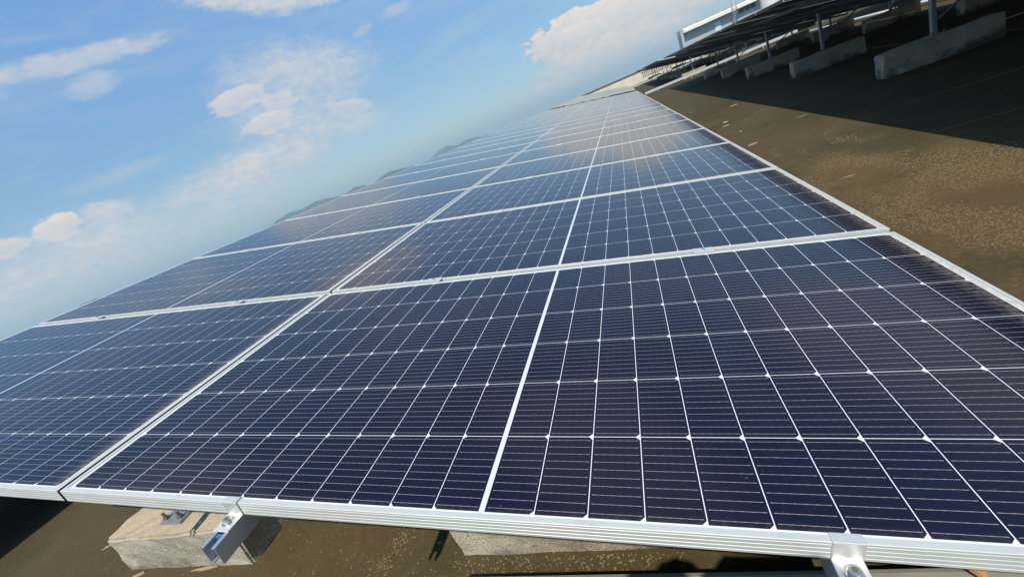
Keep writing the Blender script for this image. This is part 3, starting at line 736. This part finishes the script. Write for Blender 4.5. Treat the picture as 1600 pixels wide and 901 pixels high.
for s_ in (-1, 1):
    hp = bv((s_ * .095, 0, .84), .088); kn = bv((s_ * .11, .025, .48), .058); an = bv((s_ * .12, -.02, .09), .040); to = bv((s_ * .135, .14, .035), .034)
    E_ += [(pel, hp), (hp, kn), (kn, an), (an, to)]
    sh = bv((s_ * .185, -.005, 1.365), .058)
    grip = loc_(PH + rt * (s_ * .088) - up * .020 - fw * .012)
    wr_p = grip + Vector((s_ * .045, -.065, -.055))
    elb = (Vector((s_ * .185, -.005, 1.365)) * BS + wr_p) / 2 + Vector((s_ * .085, -.03, -.17))
    eb = av(elb, .043); wr = av(wr_p, .028); pm = av(wr_p.lerp(grip, .55), (.034, .026))
    E_ += [(shc, sh), (sh, eb), (eb, wr), (wr, pm)]
    # four fingers behind the phone and a thumb along its lower edge, all rooted in the palm
    for k, (ln, off) in enumerate(((.078, .034), (.086, .012), (.080, -.010), (.062, -.030))):
        b0 = wr_p.lerp(grip, .80) + up * off * .8
        k1 = b0 + (rt * (-s_ * .35) + fw * .25 + up * .1).normalized() * ln * .45 + rt * s_ * .012
        k2 = k1 + (rt * (-s_) - fw * .25).normalized() * ln * .35
        k3 = k2 + (rt * (-s_) - fw * .5).normalized() * ln * .22
        for q in (k1, k2, k3):
            dd_ = (q + PB - CAM).dot(fw)
            if dd_ > -.016: q -= fw * (dd_ + .016)
        a, b_, c_, e_ = av(b0, .0105), av(k1, .0095), av(k2, .0088), av(k3, .0075)
        E_ += [(pm, a), (a, b_), (b_, c_), (c_, e_)]
    t0 = wr_p.lerp(grip, .5) - up * .025; t1 = t0 + (rt * -s_ - fw * .3).normalized() * .035; t2 = t1 + (rt * -s_ + up * .3 - fw * .2).normalized() * .03
    a, b_, c_ = av(t0, .0125), av(t1, .011), av(t2, .009); E_ += [(pm, a), (a, b_), (b_, c_)]
man = skin_obj("person", V, E_, RD, pel, [M_SKIN, M_SHIRT, M_TROUS, M_SHOE], 2)
dg = bpy.context.evaluated_depsgraph_get()
me2 = bpy.data.meshes.new_from_object(man.evaluated_get(dg)); man.modifiers.clear(); man.data = me2
bm_ = bmesh.new(); bm_.from_mesh(me2)
for zc in (.08, .87, 1.335):
    bmesh.ops.bisect_plane(bm_, geom=bm_.verts[:] + bm_.edges[:] + bm_.faces[:], plane_co=(0, 0, zc), plane_no=(0, 0, 1))
bm_.to_mesh(me2); bm_.free()
me2.materials.clear()
for m in (M_SKIN, M_SHIRT, M_TROUS, M_SHOE): me2.materials.append(m)
hz_ = [V[i].z for i in range(len(V))]
for p in me2.polygons:
    p.use_smooth = True; c = p.center
    arm = abs(c.x) > .20 or c.y > .13
    p.material_index = 3 if c.z < .08 else 2 if c.z < .87 and not arm else 0 if c.z > 1.335 or (arm and c.z > .87 and c.y > .12) else 1
tag(man, "person in a light shirt holding up a phone behind the front frame", "person")
mb = MB()
def ell(c, r, n=12, m_=8):
    c = [q * BS for q in c]; r = [q * BS for q in r]
    vs = [(c[0], c[1], c[2] + r[2])]
    for i in range(1, m_):
        a = math.pi * i / m_
        vs += [(c[0] + r[0] * math.sin(a) * math.cos(2 * math.pi * k / n), c[1] + r[1] * math.sin(a) * math.sin(2 * math.pi * k / n), c[2] + r[2] * math.cos(a)) for k in range(n)]
    vs.append((c[0], c[1], c[2] - r[2])); fs = [(0, 1 + k, 1 + (k + 1) % n) for k in range(n)]
    for i in range(m_ - 2):
        fs += [(1 + i * n + k, 1 + (i + 1) * n + k, 1 + (i + 1) * n + (k + 1) % n, 1 + i * n + (k + 1) % n) for k in range(n)]
    e = len(vs) - 1; fs += [(e, e - n + (k + 1) % n, e - n + k) for k in range(n)]
    mb.add(vs, fs)
ell((0, .005, 1.64), (.092, .105, .085)); ell((0, -.035, 1.59), (.085, .075, .09))
hr = mb.build("hair", M_HAIR, man)
mb = MB(); ell((0, .128, 1.575), (.012, .018, .020)); ell((-.082, .03, 1.575), (.012, .02, .03)); ell((.082, .03, 1.575), (.012, .02, .03)); mb.build("face_features", M_SKIN, man)
mb = MB(); ell((-.031, .115, 1.60), (.012, .008, .008)); ell((.031, .115, 1.60), (.012, .008, .008)); mb.build("eyes", M_HAIR, man)
mb = MB(); ell((0, .113, 1.53), (.024, .006, .006)); mb.build("mouth", m_plain("lip", (.30, .12, .10, 1), .5), man)
ph = empty("phone", PH); ph.rotation_euler = cam.rotation_euler
ph.matrix_world = Matrix.Translation(PH) @ cam.matrix_world.to_3x3().to_4x4()
tag(ph, "slim dark phone held up in both hands above the front frame", "phone")
mb = MB(); mb.box((-.082, -.070, -.004), (.082, .006, .004)); mb.build("phone_body", M_COPE, ph, .003)
mb = MB(); mb.box((-.079, -.067, .0042), (.079, .003, .0046)); mb.build("screen", M_GLASSD, ph)


# ------------------------------------------------------------------ the humid air
hm = bpy.data.materials.new("air_haze"); hm.use_nodes = True; N = NT(hm.node_tree)
pv = N.n('ShaderNodeVolumePrincipled', {'Color': c4(.68, .91, 1.0), 'Density': 0.00034, 'Anisotropy': 0.15})
N.n('ShaderNodeOutputMaterial', {'Volume': pv.outputs[0]})
mb = MB(); mb.box((-5100, -5100, GZ - 1.1), (5100, 5100, 95)); hb = mb.build("haze", hm); tag(hb, kind='stuff')
